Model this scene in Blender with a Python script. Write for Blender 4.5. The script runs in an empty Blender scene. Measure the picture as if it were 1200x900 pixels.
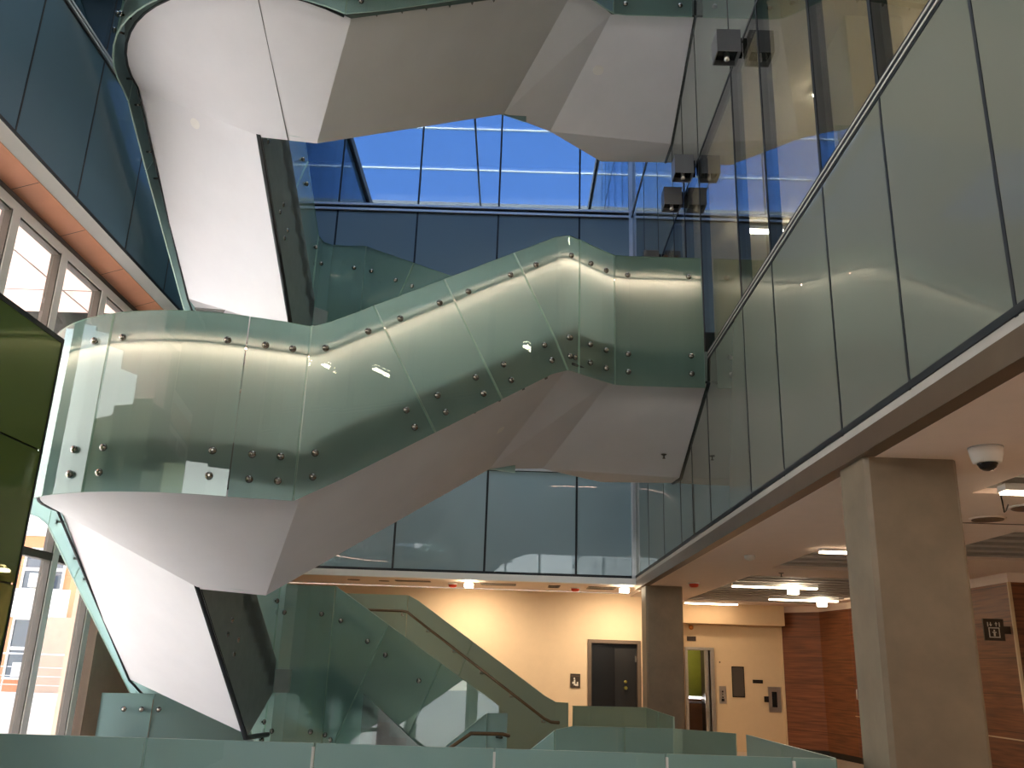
import bpy, math, random
from mathutils import Vector, Matrix
random.seed(7)
SC = bpy.context.scene
COL = SC.collection
PI = math.pi

# ------------------------------------------------------------------ helpers
def S(r, g, b):
    f = lambda c: (c/255/12.92 if c/255 <= 0.04045 else ((c/255+0.055)/1.055)**2.4)
    return (f(r), f(g), f(b), 1.0)

class MB:
    """collects faces of one mesh"""
    def __init__(self): self.v = []; self.f = []; self.m = []; self.s = []
    def face(self, pts, mi=0, smooth=False):
        n = len(self.v); self.v += [tuple(p) for p in pts]
        self.f.append(list(range(n, n+len(pts)))); self.m.append(mi); self.s.append(smooth)
    def box(self, x0, x1, y0, y1, z0, z1, mi=0):
        if x0 > x1: x0, x1 = x1, x0
        if y0 > y1: y0, y1 = y1, y0
        if z0 > z1: z0, z1 = z1, z0
        n = len(self.v)
        self.v += [(x0,y0,z0),(x1,y0,z0),(x1,y1,z0),(x0,y1,z0),(x0,y0,z1),(x1,y0,z1),(x1,y1,z1),(x0,y1,z1)]
        for q in ((0,3,2,1),(4,5,6,7),(0,1,5,4),(1,2,6,5),(2,3,7,6),(3,0,4,7)):
            self.f.append([n+i for i in q]); self.m.append(mi); self.s.append(False)
        return self
    def prism(self, poly, z0, z1, mi=0):
        n = len(poly)
        self.face([(x,y,z0) for x,y in reversed(poly)], mi); self.face([(x,y,z1) for x,y in poly], mi)
        for i in range(n):
            a, b = poly[i], poly[(i+1) % n]
            self.face([(a[0],a[1],z0),(b[0],b[1],z0),(b[0],b[1],z1),(a[0],a[1],z1)], mi)
        return self
    def tube(self, pts, r, n=8, mi=0, cap=True):
        pts = [Vector(p) for p in pts]; rings = []
        for i, p in enumerate(pts):
            d = (pts[min(i+1, len(pts)-1)] - pts[max(i-1, 0)]).normalized()
            up = Vector((0,0,1)) if abs(d.z) < 0.95 else Vector((0,1,0))
            a = d.cross(up).normalized(); b = a.cross(d).normalized()
            base = len(self.v)
            for k in range(n):
                t = 2*PI*k/n
                self.v.append(tuple(p + a*(r*math.cos(t)) + b*(r*math.sin(t))))
            rings.append(base)
        for i in range(len(rings)-1):
            for k in range(n):
                k2 = (k+1) % n
                self.f.append([rings[i]+k, rings[i]+k2, rings[i+1]+k2, rings[i+1]+k]); self.m.append(mi); self.s.append(True)
        if cap:
            self.f.append([rings[0]+k for k in range(n)][::-1]); self.m.append(mi); self.s.append(False)
            self.f.append([rings[-1]+k for k in range(n)]); self.m.append(mi); self.s.append(False)
        return self
    def lathe(self, prof, c=(0,0,0), n=24, mi=0, axis='z'):
        base = len(self.v)
        for r, h in prof:
            for k in range(n):
                t = 2*PI*k/n
                if axis == 'z': p = (c[0]+r*math.cos(t), c[1]+r*math.sin(t), c[2]+h)
                elif axis == 'y': p = (c[0]+r*math.cos(t), c[1]+h, c[2]+r*math.sin(t))
                else: p = (c[0]+h, c[1]+r*math.cos(t), c[2]+r*math.sin(t))
                self.v.append(p)
        for i in range(len(prof)-1):
            for k in range(n):
                k2 = (k+1) % n
                self.f.append([base+i*n+k, base+i*n+k2, base+(i+1)*n+k2, base+(i+1)*n+k]); self.m.append(mi); self.s.append(True)
        self.f.append([base+k for k in range(n)][::-1]); self.m.append(mi); self.s.append(False)
        e = base+(len(prof)-1)*n
        self.f.append([e+k for k in range(n)]); self.m.append(mi); self.s.append(False)
        return self
    def mesh(self, name, mats):
        me = bpy.data.meshes.new(name)
        me.from_pydata(self.v, [], self.f)
        for m in (mats if isinstance(mats, (list, tuple)) else [mats]): me.materials.append(m)
        me.polygons.foreach_set('material_index', self.m)
        me.polygons.foreach_set('use_smooth', self.s)
        me.update()
        return me

def obj(name, mb, mats, parent=None, loc=None):
    me = mb.mesh(name, mats) if isinstance(mb, MB) else mb
    o = bpy.data.objects.new(name, me); COL.objects.link(o)
    if parent is not None: o.parent = parent
    if loc is not None: o.location = loc
    return o
def tag(o, label=None, cat=None, group=None, kind=None):
    if label: o['label'] = label
    if cat: o['category'] = cat
    if group: o['group'] = group
    if kind: o['kind'] = kind
    return o
def thing(name, label, cat, loc=(0,0,0), group=None):
    o = bpy.data.objects.new(name, None); COL.objects.link(o); o.location = loc
    o.empty_display_size = 0.2
    return tag(o, label, cat, group)
def struct(name, mb, mats, parent=None):
    o = obj(name, mb, mats, parent)
    if parent is None: o['kind'] = 'structure'
    return o
def copy_tree(o, parent=None):
    c = o.copy(); COL.objects.link(c); c.parent = parent
    for ch in list(o.children): copy_tree(ch, c)
    return c

# ------------------------------------------------------------------ materials
def newmat(name):
    m = bpy.data.materials.new(name); m.use_nodes = True
    nt = m.node_tree; nt.nodes.clear()
    out = nt.nodes.new('ShaderNodeOutputMaterial')
    return m, nt, out
def pbr(name, col, rough=0.5, metal=0.0, ior=1.45, noise=0.0, nscale=6.0, stretch=(1,1,1), bump=0.0, spec=0.5):
    m, nt, out = newmat(name)
    b = nt.nodes.new('ShaderNodeBsdfPrincipled')
    b.inputs['Roughness'].default_value = rough; b.inputs['Metallic'].default_value = metal
    b.inputs['IOR'].default_value = ior; b.inputs['Base Color'].default_value = col
    b.inputs['Specular IOR Level'].default_value = spec
    nt.links.new(b.outputs[0], out.inputs[0])
    if noise > 0 or bump > 0:
        tc = nt.nodes.new('ShaderNodeTexCoord'); mp = nt.nodes.new('ShaderNodeMapping')
        mp.inputs['Scale'].default_value = stretch
        nz = nt.nodes.new('ShaderNodeTexNoise'); nz.inputs['Scale'].default_value = nscale
        nz.inputs['Detail'].default_value = 5; nz.inputs['Roughness'].default_value = 0.6
        nt.links.new(tc.outputs['Object'], mp.inputs[0]); nt.links.new(mp.outputs[0], nz.inputs['Vector'])
        if noise > 0:
            r = nt.nodes.new('ShaderNodeValToRGB')
            r.color_ramp.elements[0].position = 0.3; r.color_ramp.elements[1].position = 0.7
            r.color_ramp.elements[0].color = tuple(c*(1-noise) for c in col[:3])+(1,)
            r.color_ramp.elements[1].color = tuple(min(1, c*(1+noise)) for c in col[:3])+(1,)
            nt.links.new(nz.outputs['Fac'], r.inputs[0]); nt.links.new(r.outputs[0], b.inputs['Base Color'])
        if bump > 0:
            bp = nt.nodes.new('ShaderNodeBump'); bp.inputs['Strength'].default_value = bump; bp.inputs['Distance'].default_value = 0.01
            nt.links.new(nz.outputs['Fac'], bp.inputs['Height']); nt.links.new(bp.outputs[0], b.inputs['Normal'])
    return m
def emis(name, col, strength):
    m, nt, out = newmat(name)
    e = nt.nodes.new('ShaderNodeEmission'); e.inputs[0].default_value = col; e.inputs[1].default_value = strength
    nt.links.new(e.outputs[0], out.inputs[0]); return m
def schlick(nt, base, boost):
    """base + boost * Fresnel of glass, the same from either side of the pane"""
    g = nt.nodes.new('ShaderNodeNewGeometry')
    dt = nt.nodes.new('ShaderNodeVectorMath'); dt.operation = 'DOT_PRODUCT'
    nt.links.new(g.outputs['Normal'], dt.inputs[0]); nt.links.new(g.outputs['Incoming'], dt.inputs[1])
    def mth(op, a, b=None, c=None, clamp=False):
        m = nt.nodes.new('ShaderNodeMath'); m.operation = op; m.use_clamp = clamp
        for i, q in enumerate((a, b, c)):
            if q is None: continue
            if isinstance(q, (int, float)): m.inputs[i].default_value = q
            else: nt.links.new(q, m.inputs[i])
        return m.outputs[0]
    c = mth('SUBTRACT', 1.0, mth('ABSOLUTE', dt.outputs['Value']), clamp=True)
    f = mth('MULTIPLY_ADD', mth('POWER', c, 5.0), 0.96, 0.04)
    return mth('MULTIPLY_ADD', f, boost, base, True)
def pane(name, tint, refl_col, base=0.08, boost=1.0, rough=0.0):
    """thin pane: see-through, with a mirror-like coat that grows towards grazing"""
    m, nt, out = newmat(name)
    tr = nt.nodes.new('ShaderNodeBsdfTransparent'); tr.inputs[0].default_value = tint
    gl = nt.nodes.new('ShaderNodeBsdfGlossy'); gl.inputs[0].default_value = refl_col; gl.inputs['Roughness'].default_value = rough
    fr = schlick(nt, base, boost)
    mx = nt.nodes.new('ShaderNodeMixShader')
    nt.links.new(fr, mx.inputs[0])
    nt.links.new(tr.outputs[0], mx.inputs[1]); nt.links.new(gl.outputs[0], mx.inputs[2])
    nt.links.new(mx.outputs[0], out.inputs[0]); return m
def frosted(name, trans, diff, clear=0.10, fac_diff=0.35):
    """etched inner face of the laminated guard glass: scatters the light that comes through"""
    m, nt, out = newmat(name)
    t = nt.nodes.new('ShaderNodeBsdfTranslucent'); t.inputs[0].default_value = trans
    d = nt.nodes.new('ShaderNodeBsdfDiffuse'); d.inputs[0].default_value = diff
    a = nt.nodes.new('ShaderNodeMixShader'); a.inputs[0].default_value = fac_diff
    nt.links.new(t.outputs[0], a.inputs[1]); nt.links.new(d.outputs[0], a.inputs[2])
    tp = nt.nodes.new('ShaderNodeBsdfTransparent'); tp.inputs[0].default_value = (0.72, 0.9, 0.85, 1)
    b = nt.nodes.new('ShaderNodeMixShader'); b.inputs[0].default_value = clear
    nt.links.new(a.outputs[0], b.inputs[1]); nt.links.new(tp.outputs[0], b.inputs[2])
    nt.links.new(b.outputs[0], out.inputs[0]); return m
def spandrel(name, col, refl_col, base, boost):
    m, nt, out = newmat(name)
    d = nt.nodes.new('ShaderNodeBsdfDiffuse'); d.inputs[0].default_value = col
    gl = nt.nodes.new('ShaderNodeBsdfGlossy'); gl.inputs[0].default_value = refl_col; gl.inputs['Roughness'].default_value = 0.01
    fr = schlick(nt, base, boost)
    mx = nt.nodes.new('ShaderNodeMixShader')
    nt.links.new(fr, mx.inputs[0])
    nt.links.new(d.outputs[0], mx.inputs[1]); nt.links.new(gl.outputs[0], mx.inputs[2])
    nt.links.new(mx.outputs[0], out.inputs[0]); return m
def wood(name, c1, c2, plank=0.2):
    m, nt, out = newmat(name)
    b = nt.nodes.new('ShaderNodeBsdfPrincipled'); b.inputs['Roughness'].default_value = 0.42
    tc = nt.nodes.new('ShaderNodeTexCoord'); mp = nt.nodes.new('ShaderNodeMapping'); mp.inputs['Scale'].default_value = (0.6, 0.6, 14)
    nz = nt.nodes.new('ShaderNodeTexNoise'); nz.inputs['Scale'].default_value = 2.2; nz.inputs['Detail'].default_value = 6
    r = nt.nodes.new('ShaderNodeValToRGB')
    r.color_ramp.elements[0].position = 0.32; r.color_ramp.elements[1].position = 0.68
    r.color_ramp.elements[0].color = c1; r.color_ramp.elements[1].color = c2
    nt.links.new(tc.outputs['Object'], mp.inputs[0]); nt.links.new(mp.outputs[0], nz.inputs['Vector'])
    nt.links.new(nz.outputs['Fac'], r.inputs[0])
    # thin dark seams between the stacked panels
    sp = nt.nodes.new('ShaderNodeSeparateXYZ'); nt.links.new(tc.outputs['Object'], sp.inputs[0])
    md = nt.nodes.new('ShaderNodeMath'); md.operation = 'PINGPONG'; md.inputs[1].default_value = plank
    nt.links.new(sp.outputs[2], md.inputs[0])
    lt = nt.nodes.new('ShaderNodeMath'); lt.operation = 'LESS_THAN'; lt.inputs[1].default_value = 0.004
    nt.links.new(md.outputs[0], lt.inputs[0])
    mx = nt.nodes.new('ShaderNodeMixRGB'); mx.inputs[2].default_value = tuple(c*0.35 for c in c1[:3])+(1,)
    nt.links.new(lt.outputs[0], mx.inputs[0]); nt.links.new(r.outputs[0], mx.inputs[1])
    nt.links.new(mx.outputs[0], b.inputs['Base Color'])
    nt.links.new(b.outputs[0], out.inputs[0]); return m

M = {}
M['soffit'] = pbr('painted_plaster', S(222,219,220), 0.75, noise=0.03, nscale=1.5)
M['deck'] = pbr('deck_grey', S(120,118,115), 0.7, noise=0.1)
M['stringer'] = pbr('stringer_dark', S(120,128,124), 0.6, noise=0.08)
M['trim'] = pbr('black_trim', S(22,26,26), 0.45, noise=0.1)
M['guard_out'] = pane('guard_glass_face', (0.84,0.95,0.91,1), (0.95,1,0.98,1), 0.02, 0.7)
M['guard_in'] = frosted('guard_glass_etched', (0.365,0.475,0.46,1), (0.32,0.43,0.41,1), 0.0, 0.24)
M['guard_well'] = frosted('guard_glass_well_side', (0.46,0.58,0.55,1), (0.44,0.58,0.54,1), 0.20, 0.34)  # paler, clearer copy of the etched glass, brightness put into its colour
M['guard_edge'] = pbr('guard_glass_edge', S(165,192,178), 0.3, noise=0.1)
M['steel'] = pbr('brushed_steel', S(190,184,176), 0.28, 1.0, noise=0.08, nscale=30)
M['bronze'] = pbr('bronze_rail', S(128,106,84), 0.35, 0.8, noise=0.08, nscale=30)
M['led'] = emis('led_warm', (1.0,0.57,0.43,1), 60.0)
M['spandrel_b'] = spandrel('spandrel_blue_glass', S(138,157,164), (0.8,0.9,1,1), 0.0, 0.8)
M['spandrel_r'] = spandrel('spandrel_grey_glass', S(112,115,107), (0.95,0.97,0.95,1), 0.04, 1.0)
M['spandrel_l'] = spandrel('spandrel_left_glass', S(94,120,136), (0.7,0.85,1,1), 0.0, 0.6)
M['vision_b'] = pane('vision_glass_back', (0.45,0.55,0.62,1), (0.66,0.79,0.97,1), 0.17, 1.0)
M['vision_r'] = pane('vision_glass_right', (0.82,0.82,0.76,1), (0.85,0.9,0.95,1), 0.06, 1.0)
M['clear'] = pane('clear_glazing', (0.93,0.95,0.94,1), (1,1,1,1), 0.01, 1.0)
M['joint'] = pbr('black_joint', S(20,26,32), 0.5, noise=0.05)
M['alu_blue'] = pbr('mullion_aluminium', S(205,208,212), 0.4, 0.35, noise=0.03)
M['white_metal'] = pbr('white_metal', S(238,236,232), 0.45, noise=0.02)
M['dark_frame'] = pbr('dark_frame', S(74,66,58), 0.5, noise=0.06)
M['terracotta'] = pbr('copper_soffit', S(208,146,116), 0.4, 0.0, noise=0.08, nscale=1.2)
M['pink_soffit'] = pbr('outer_soffit', S(238,202,190), 0.55, noise=0.03)
M['ceiling'] = pbr('cream_ceiling', S(236,219,206), 0.8, noise=0.02)
M['bronze_fascia'] = pbr('bronze_fascia', S(104,86,70), 0.35, 0.3, noise=0.08, nscale=3)
M['beige'] = pbr('beige_wall', S(226,200,166), 0.75, noise=0.02)
M['cream_wall'] = pbr('cream_wall', S(222,196,158), 0.75, noise=0.02)
M['concrete'] = pbr('concrete', S(126,112,93), 0.55, noise=0.17, nscale=2.5, bump=0.08)
M['floor'] = pbr('stone_floor', S(198,184,170), 0.35, noise=0.08, nscale=3)
M['wood'] = wood('walnut_panels', S(96,54,34), S(142,86,54), 0.24)
M['green_glass'] = spandrel('green_back_painted_glass', S(88,104,52), (0.85,0.9,0.6,1), 0.03, 0.9)
M['slat'] = pbr('grey_baffle', S(176,172,166), 0.6, noise=0.04)
M['plenum'] = pbr('black_plenum', S(20,17,16), 0.9, noise=0.1)
M['lamp'] = emis('lamp_warm', (1.0,0.74,0.50,1), 20.0)
M['lamp_hot'] = emis('lamp_hot', (1.0,0.84,0.60,1), 26.0)
M['lamp_room'] = emis('lamp_room', (1.0,0.93,0.82,1), 60.0)
M['white'] = pbr('white_plastic', S(232,228,222), 0.4, noise=0.02)
M['black'] = pbr('black_plastic', S(18,17,17), 0.25, noise=0.05)
M['red'] = pbr('red_plastic', S(214,72,44), 0.4, noise=0.05)
M['sign'] = pbr('sign_brown', S(62,50,40), 0.45, noise=0.05)
M['sign_white'] = pbr('sign_white', S(225,218,205), 0.5, noise=0.02)
M['door_dark'] = pbr('door_dark', S(24,22,21), 0.4, noise=0.08)
M['door_frame'] = pbr('door_frame', S(104,88,74), 0.45, 0.2, noise=0.05)
M['cube'] = pbr('cube_fixture', S(112,112,114), 0.4, 0.5, noise=0.05)
M['green_panel'] = pbr('green_cab_panel', S(128,138,54), 0.3, noise=0.12, nscale=3)
M['brown_panel'] = pbr('brown_cab_panel', S(122,82,54), 0.4, noise=0.08)
M['brick'] = pbr('orange_brick', S(206,140,100), 0.8, noise=0.06, nscale=18)
M['taupe'] = pbr('taupe_cladding', S(190,164,144), 0.7, noise=0.05)
M['ext_white'] = pbr('outdoor_white', S(232,228,220), 0.8, noise=0.03)
M['ext_glass'] = pbr('outdoor_window', S(70,78,92), 0.1, noise=0.1)
M['pave'] = pbr('pale_paving', S(214,206,200), 0.85, noise=0.06, nscale=1.5)
M['wallgrey'] = pbr('grey_wall', S(120,118,114), 0.8, noise=0.04)
M['grille'] = pbr('grille_dark', S(64,56,50), 0.6, noise=0.08)
M['pit'] = pbr('pit_wall', S(104,98,90), 0.8, noise=0.04)

# ------------------------------------------------------------------ the setting
XR, YB, XL, XG = 2.35, 17.2, -5.61, -6.12
# floor around the stair opening
mb = MB()
OX0, OX1, OY0, OY1 = -5.5, 2.12, 6.45, 13.75
mb.box(XG, 9.2, -16, OY0, -0.35, 0); mb.box(XG, OX0, OY0, OY1, -0.35, 0); mb.box(OX0, -3.83, OY0, 7.03, -0.35, 0)
mb.box(OX1, 9.2, OY0, OY1, -0.35, 0); mb.box(XG, 9.2, OY1, 20.6, -0.35, 0)
struct('floor', mb, M['floor'])
mb = MB()
mb.box(OX0-0.3, OX0, OY0-0.3, OY1+0.3, -5.6, -0.35); mb.box(OX1, OX1+0.3, OY0-0.3, OY1+0.3, -5.6, -0.35)
mb.box(OX0, OX1, OY0-0.3, OY0, -5.6, -0.35); mb.box(OX0, OX1, OY1, OY1+0.3, -5.6, -0.35)
mb.box(OX0-0.3, OX1+0.3, OY0-0.3, OY1+0.3, -5.9, -5.6)
struct('wall_lower_level', mb, M['pit'])
# ground floor back wall with a doorway
DX0, DX1, DZ = 1.60, 2.68, 2.17
mb = MB()
mb.box(XG, DX0, 19.0, 19.2, 0, 3.1); mb.box(DX1, 3.0, 19.0, 19.2, 0, 3.1); mb.box(DX0, DX1, 19.0, 19.2, DZ, 3.1)
mb.box(2.9, 3.0, 19.2, 20.5, 0, 3.1)
struct('wall_back', mb, M['beige'])
d = struct('door_1', MB().box(DX0+0.07, DX1-0.07, 19.10, 19.15, 0.01, DZ-0.07), M['door_dark'])
fm = MB(); fm.box(DX0, DX0+0.07, 18.96, 19.18, 0, DZ); fm.box(DX1-0.07, DX1, 18.96, 19.18, 0, DZ); fm.box(DX0+0.07, DX1-0.07, 18.96, 19.18, DZ-0.07, DZ)
obj('door_frame', fm, M['door_frame'], d)
pb = MB(); pb.box(DX0+0.10, DX0+0.56, 19.085, 19.10, 0.05, DZ-0.1)
obj('door_panel', pb, M['black'], d)
kb = MB(); kb.lathe([(0.035,0),(0.04,-0.012),(0.02,-0.02),(0.018,-0.05),(0.035,-0.06),(0.03,-0.085)], (2.38,19.10,1.24), 14, axis='y'); kb.lathe([(0.03,0),(0.032,-0.015),(0.02,-0.02)], (2.38,19.10,1.36), 14, axis='y')
obj('door_knob', kb, pbr('brass', S(150,140,70), 0.35, 0.8, noise=0.05), d)
hb = MB(); hb.box(2.575,2.60,19.06,19.10,0.25,0.37); hb.box(2.575,2.60,19.06,19.10,1.75,1.87); obj('hinge', hb, M['steel'], d)

# upper curtain wall at the back: panels between black joints, white mullions
JX = [-7.5, -5.76, -4.02, -2.29, -0.54, 1.21, 2.33]
bands = [(3.27, 5.35, 'spandrel_b'), (5.35, 8.3, 'vision_b'), (8.3, 10.97, 'spandrel_b'), (10.97, 14.4, 'vision_b'), (14.4, 17.2, 'spandrel_b')]
wall = struct('wall_back_upper', MB().box(-7.6, XR, YB+0.05, YB+0.12, 3.14, 3.26), M['white_metal'])
wn = 1
for z0, z1, mk in bands:
    if mk.startswith('vision'):
        host = None
    for a, b in zip(JX[:-1], JX[1:]):
        p = MB().box(a+0.012, b-0.012, YB, YB+0.03, z0+0.02, z1-0.02)
        if mk.startswith('vision'):
            w = struct('window_%d' % wn, p, M[mk]); wn += 1
        else: obj('glass_panel', p, M[mk], wall)
mb = MB()
for x in JX[1:-1]: mb.box(x-0.02, x+0.02, YB-0.008, YB+0.05, 3.25, 17.2)
for z in (8.3, 14.4): mb.box(-7.5, XR, YB-0.003, YB+0.05, z-0.014, z+0.014)
for z in (5.35, 10.97): mb.box(-7.5, XR, YB-0.004, YB+0.05, z-0.10, z+0.10)
mb.box(-7.5, XR, YB-0.004, YB+0.05, 3.25, 3.30)
obj('joint', mb, M['joint'], wall)
mb = MB()
for z in (5.35, 10.97):
    mb.box(-7.5, XR, YB-0.05, YB-0.004, z-0.085, z-0.035); mb.box(-7.5, XR, YB-0.05, YB-0.004, z+0.035, z+0.085)
mb.box(XR-0.075, XR-0.035, YB-0.07, YB, 3.25, 17.2); mb.box(XR-0.03, XR, YB-0.05, YB, 3.25, 17.2)
obj('mullion', mb, M['alu_blue'], wall)
# dark rooms behind the vision glass
mb = MB()
for z0, z1 in ((5.2, 8.4), (10.8, 14.5)):
    mb.box(-7.6, 2.5, YB+4, YB+4.1, z0, z1); mb.box(-7.6, 2.5, YB+0.1, YB+4, z0-0.15, z0-0.02); mb.box(-7.6, 2.5, YB+0.1, YB+4, z1, z1+0.12)
    mb.box(-7.7, -7.6, YB+0.1, YB+4, z0, z1); mb.box(2.5, 2.6, YB+0.1, YB+4, z0, z1)
struct('wall_rooms_behind', mb, M['wallgrey'])

# right curtain wall
JY = [-1.0, 0.0, 2.2, 3.9, 5.07, 6.20, 7.62, 8.72, 10.56, 11.6, 12.46, 13.9, 15.5, 17.2]
wall = struct('wall_right', MB().box(XR, XR+0.10, -1, YB, 3.20, 3.262), M['slat'])
rb = [(3.27, 5.35, 'spandrel_r'), (5.35, 8.25, 'vision_r'), (8.25, 10.97, 'spandrel_r'), (10.97, 14.4, 'vision_r'), (14.4, 17.2, 'spandrel_r')]
for z0, z1, mk in rb:
    for a, b in zip(JY[:-1], JY[1:]):
        p = MB().box(XR, XR+0.03, a+0.01, b-0.01, z0+0.02, z1-0.02)
        if mk.startswith('vision'):
            struct('window_%d' % wn, p, M[mk]); wn += 1
        else: obj('glass_panel', p, M[mk], wall)
mb = MB()
for y in JY[1:-1]: mb.box(XR-0.004, XR+0.05, y-0.014, y+0.014, 3.25, 5.35); mb.box(XR-0.004, XR+0.12, y-0.022, y+0.022, 5.35, 8.25); mb.box(XR-0.004, XR+0.05, y-0.012, y+0.012, 8.25, 17.2)
for z in (5.35, 10.97): mb.box(XR-0.006, XR+0.1, -1, YB-0.06, z-0.06, z+0.06)
for z in (8.25, 14.4): mb.box(XR-0.004, XR+0.1, -1, YB-0.06, z-0.02, z+0.02)
mb.box(XR-0.012, XR+0.05, -1, YB-0.06, 3.255, 3.30)
obj('joint', mb, M['joint'], wall)
mb = MB()
for z in (5.35, 10.97):
    mb.box(XR-0.012, XR-0.006, -1, YB-0.08, z-0.034, z-0.018); mb.box(XR-0.012, XR-0.006, -1, YB-0.08, z+0.018, z+0.034)
obj('mullion', mb, M['slat'], wall)
# bronze fascia under it
mb = MB().box(XR+0.0, XR+0.12, -1, YB+0.15, 3.05, 3.20)
struct('trim_1', mb, M['bronze_fascia'])
mb = MB().box(-7.6, XR, YB-0.03, YB+0.12, 3.13, 3.25); struct('trim_2', mb, M['white_metal'])

# room behind the right clear glass
mb = MB()
mb.box(XR+0.1, 8.0, -1, YB, 5.05, 5.25); mb.box(XR+0.1, 8.0, -1, YB, 8.3, 8.45); mb.box(8.0, 8.1, -1, YB, 5.25, 8.3)
mb.box(XR+0.1, 8.0, YB, YB+0.1, 5.25, 8.3); mb.box(XR+0.1, 8.0, -1.1, -1, 5.25, 8.3)
mb.box(XR+0.1, 8.0, -1, YB, 10.7, 10.85); mb.box(8.0, 8.1, -1, YB, 10.85, 14.5); mb.box(XR+0.1, 8.0, -1, YB, 14.45, 14.6)
mb.box(XR+0.1, 8.0, YB, YB+0.1, 10.85, 14.45); mb.box(XR+0.1, 8.0, -1.1, -1, 10.85, 14.45); mb.box(XR+0.15, 9.2, -1.2, -1.0, 0.0, 17.2)  # last box: added unseen wall that blocks front daylight from the pillar
M['room'] = pbr('room_wall', S(214,206,190), 0.8, noise=0.03)
struct('wall_upper_rooms', mb, M['room'])

# ground floor ceilings (cream with open slatted bays)
ZC = 3.05
BAYS = [(3.7, 8.9, -0.5, 5.0), (3.7, 8.9, 5.3, 7.1), (5.07, 8.9, 9.0, 11.2), (3.7, 5.07, 11.0, 12.9), (3.7, 6.6, 14.0, 19.5)]
xs = [XR+0.12, 3.7, 5.07, 6.6, 8.9, 9.2]; ys = [-1, -0.5, 5.0, 5.3, 7.1, 9.0, 11.0, 11.2, 12.9, 14.0, 19.5, 20.6]
mb = MB()
for i in range(len(xs)-1):
    for j in range(len(ys)-1):
        cx, cy = (xs[i]+xs[i+1])/2, (ys[j]+ys[j+1])/2
        if any(a < cx < b and c < cy < d for a, b, c, d in BAYS): continue
        mb.box(xs[i], xs[i+1], ys[j], ys[j+1], ZC, ZC+0.10)
mb.box(XG, XR+0.12, YB+0.12, 19.2, 3.13, 3.2)
cl = struct('ceiling', mb, M['ceiling'])
mb = MB().box(XR+0.12, 9.2, -1, 20.6, 3.75, 3.85)
obj('plenum', mb, M['plenum'], cl)
mb = MB()
for a, b, c, d in BAYS:
    y = c + 0.25
    while y < d - 0.1:
        mb.box(a+0.01, b-0.01, y, y+0.17, ZC+0.02, ZC+0.10); y += 0.42
    if a == 3.7 and c == 5.3: pass
obj('slat', mb, M['slat'], cl)
mb = MB(); mb.box(3.72, 8.9, 8.52, 8.55, ZC-0.004, ZC)
obj('ceiling_joint', mb, M['bronze_fascia'], cl)

# ground floor right: elevator wall, walnut wall, outer wall
mb = MB()
EX0, EX1, EZ = 3.92, 4.42, 2.06
mb.box(3.0, EX0, 20.5, 20.7, 0, 3.1); mb.box(EX1, 6.05, 20.5, 20.7, 0, 3.1); mb.box(EX0, EX1, 20.5, 20.7, EZ, 3.1)
mb.box(3.0, 6.03, 20.2, 20.5, 2.62, 3.05)
struct('wall_lift', mb, M['cream_wall'])
mb = MB(); mb.prism([(6.03,20.5),(6.66,19.8),(6.85,18.6),(6.85,12.5),(9.2,12.5),(9.2,20.7),(6.03,20.7)], 0.12, 2.92)
struct('wall_walnut', mb, M['wood'])
mb = MB(); mb.prism([(6.03,20.5),(6.66,19.8),(6.85,18.6),(6.85,12.5),(9.2,12.5),(9.2,20.7),(6.03,20.7)], 2.92, 3.05)
struct('trim_3', mb, M['ceiling'])
mb = MB(); mb.prism([(6.06,20.5),(6.69,19.82),(6.88,18.6),(6.88,12.53),(9.2,12.53),(9.2,20.7),(6.06,20.7)], 0.0, 0.12)
struct('baseboard_right', mb, M['trim'])
mb = MB(); mb.box(6.83, 6.87, 12.47, 12.50, 0, 2.92); mb.box(6.0, 6.035, 20.47, 20.50, 0.0, 2.92); struct('trim_4', mb, M['cream_wall'])
mb = MB(); mb.box(6.835,6.85,12.5,18.6,0.86,0.875); mb.box(6.85,9.2,12.487,12.5,0.86,0.875); struct('trim_5', mb, M['cream_wall'])
mb = MB(); mb.box(9.2, 9.3, -16, 20.7, -0.3, 3.8); struct('wall_far_right', mb, M['beige'])

# left: upper curtain wall, copper soffit, window wall
JL = [-16, -13, -10, -7, -5, -3, -1, 1.17, 2.63, 4.09, 5.55, 7.01, 8.47, 9.93, 11.39, 12.85, 14.31, 15.77, 17.2]
fs = MB()
sec = [(XL, 7.0), (XL-0.13, 6.88), (XL-0.13, 7.0)]
fs.face([(x,-16,z) for x, z in sec]); fs.face([(x,YB,z) for x, z in reversed(sec)])
for (x0,z0), (x1,z1) in zip(sec, sec[1:]+sec[:1]): fs.face([(x0,-16,z0),(x0,YB,z0),(x1,YB,z1),(x1,-16,z1)])
wall = struct('wall_left', fs, M['white_metal'])
for z0, z1, mk in ((7.0, 9.13, 'spandrel_l'), (9.13, 12.6, 'vision_b'), (12.6, 17.2, 'spandrel_l')):
    for a, b in zip(JL[:-1], JL[1:]):
        p = MB().box(XL-0.03, XL, a+0.008, b-0.008, z0+0.02, z1-0.02)
        if mk.startswith('vision'):
            struct('window_%d' % wn, p, M[mk]); wn += 1
        else: obj('glass_panel', p, M[mk], wall)
mb = MB()
for y in JL[1:-1]: mb.box(XL-0.05, XL+0.003, y-0.014, y+0.014, 7.0, 17.2)
mb.box(XL-0.05, XL+0.004, -16, YB, 9.05, 9.21); mb.box(XL-0.05, XL+0.004, -16, YB, 12.58, 12.62); mb.box(XL-0.05, XL+0.004, -16, YB, 6.99, 7.03)
obj('joint', mb, M['joint'], wall)
mb = MB(); mb.box(XL+0.004, XL+0.03, -16, YB, 9.145, 9.175); mb.box(XL+0.004, XL+0.03, -16, YB, 9.085, 9.115); obj('mullion', mb, M['alu_blue'], wall)
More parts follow.
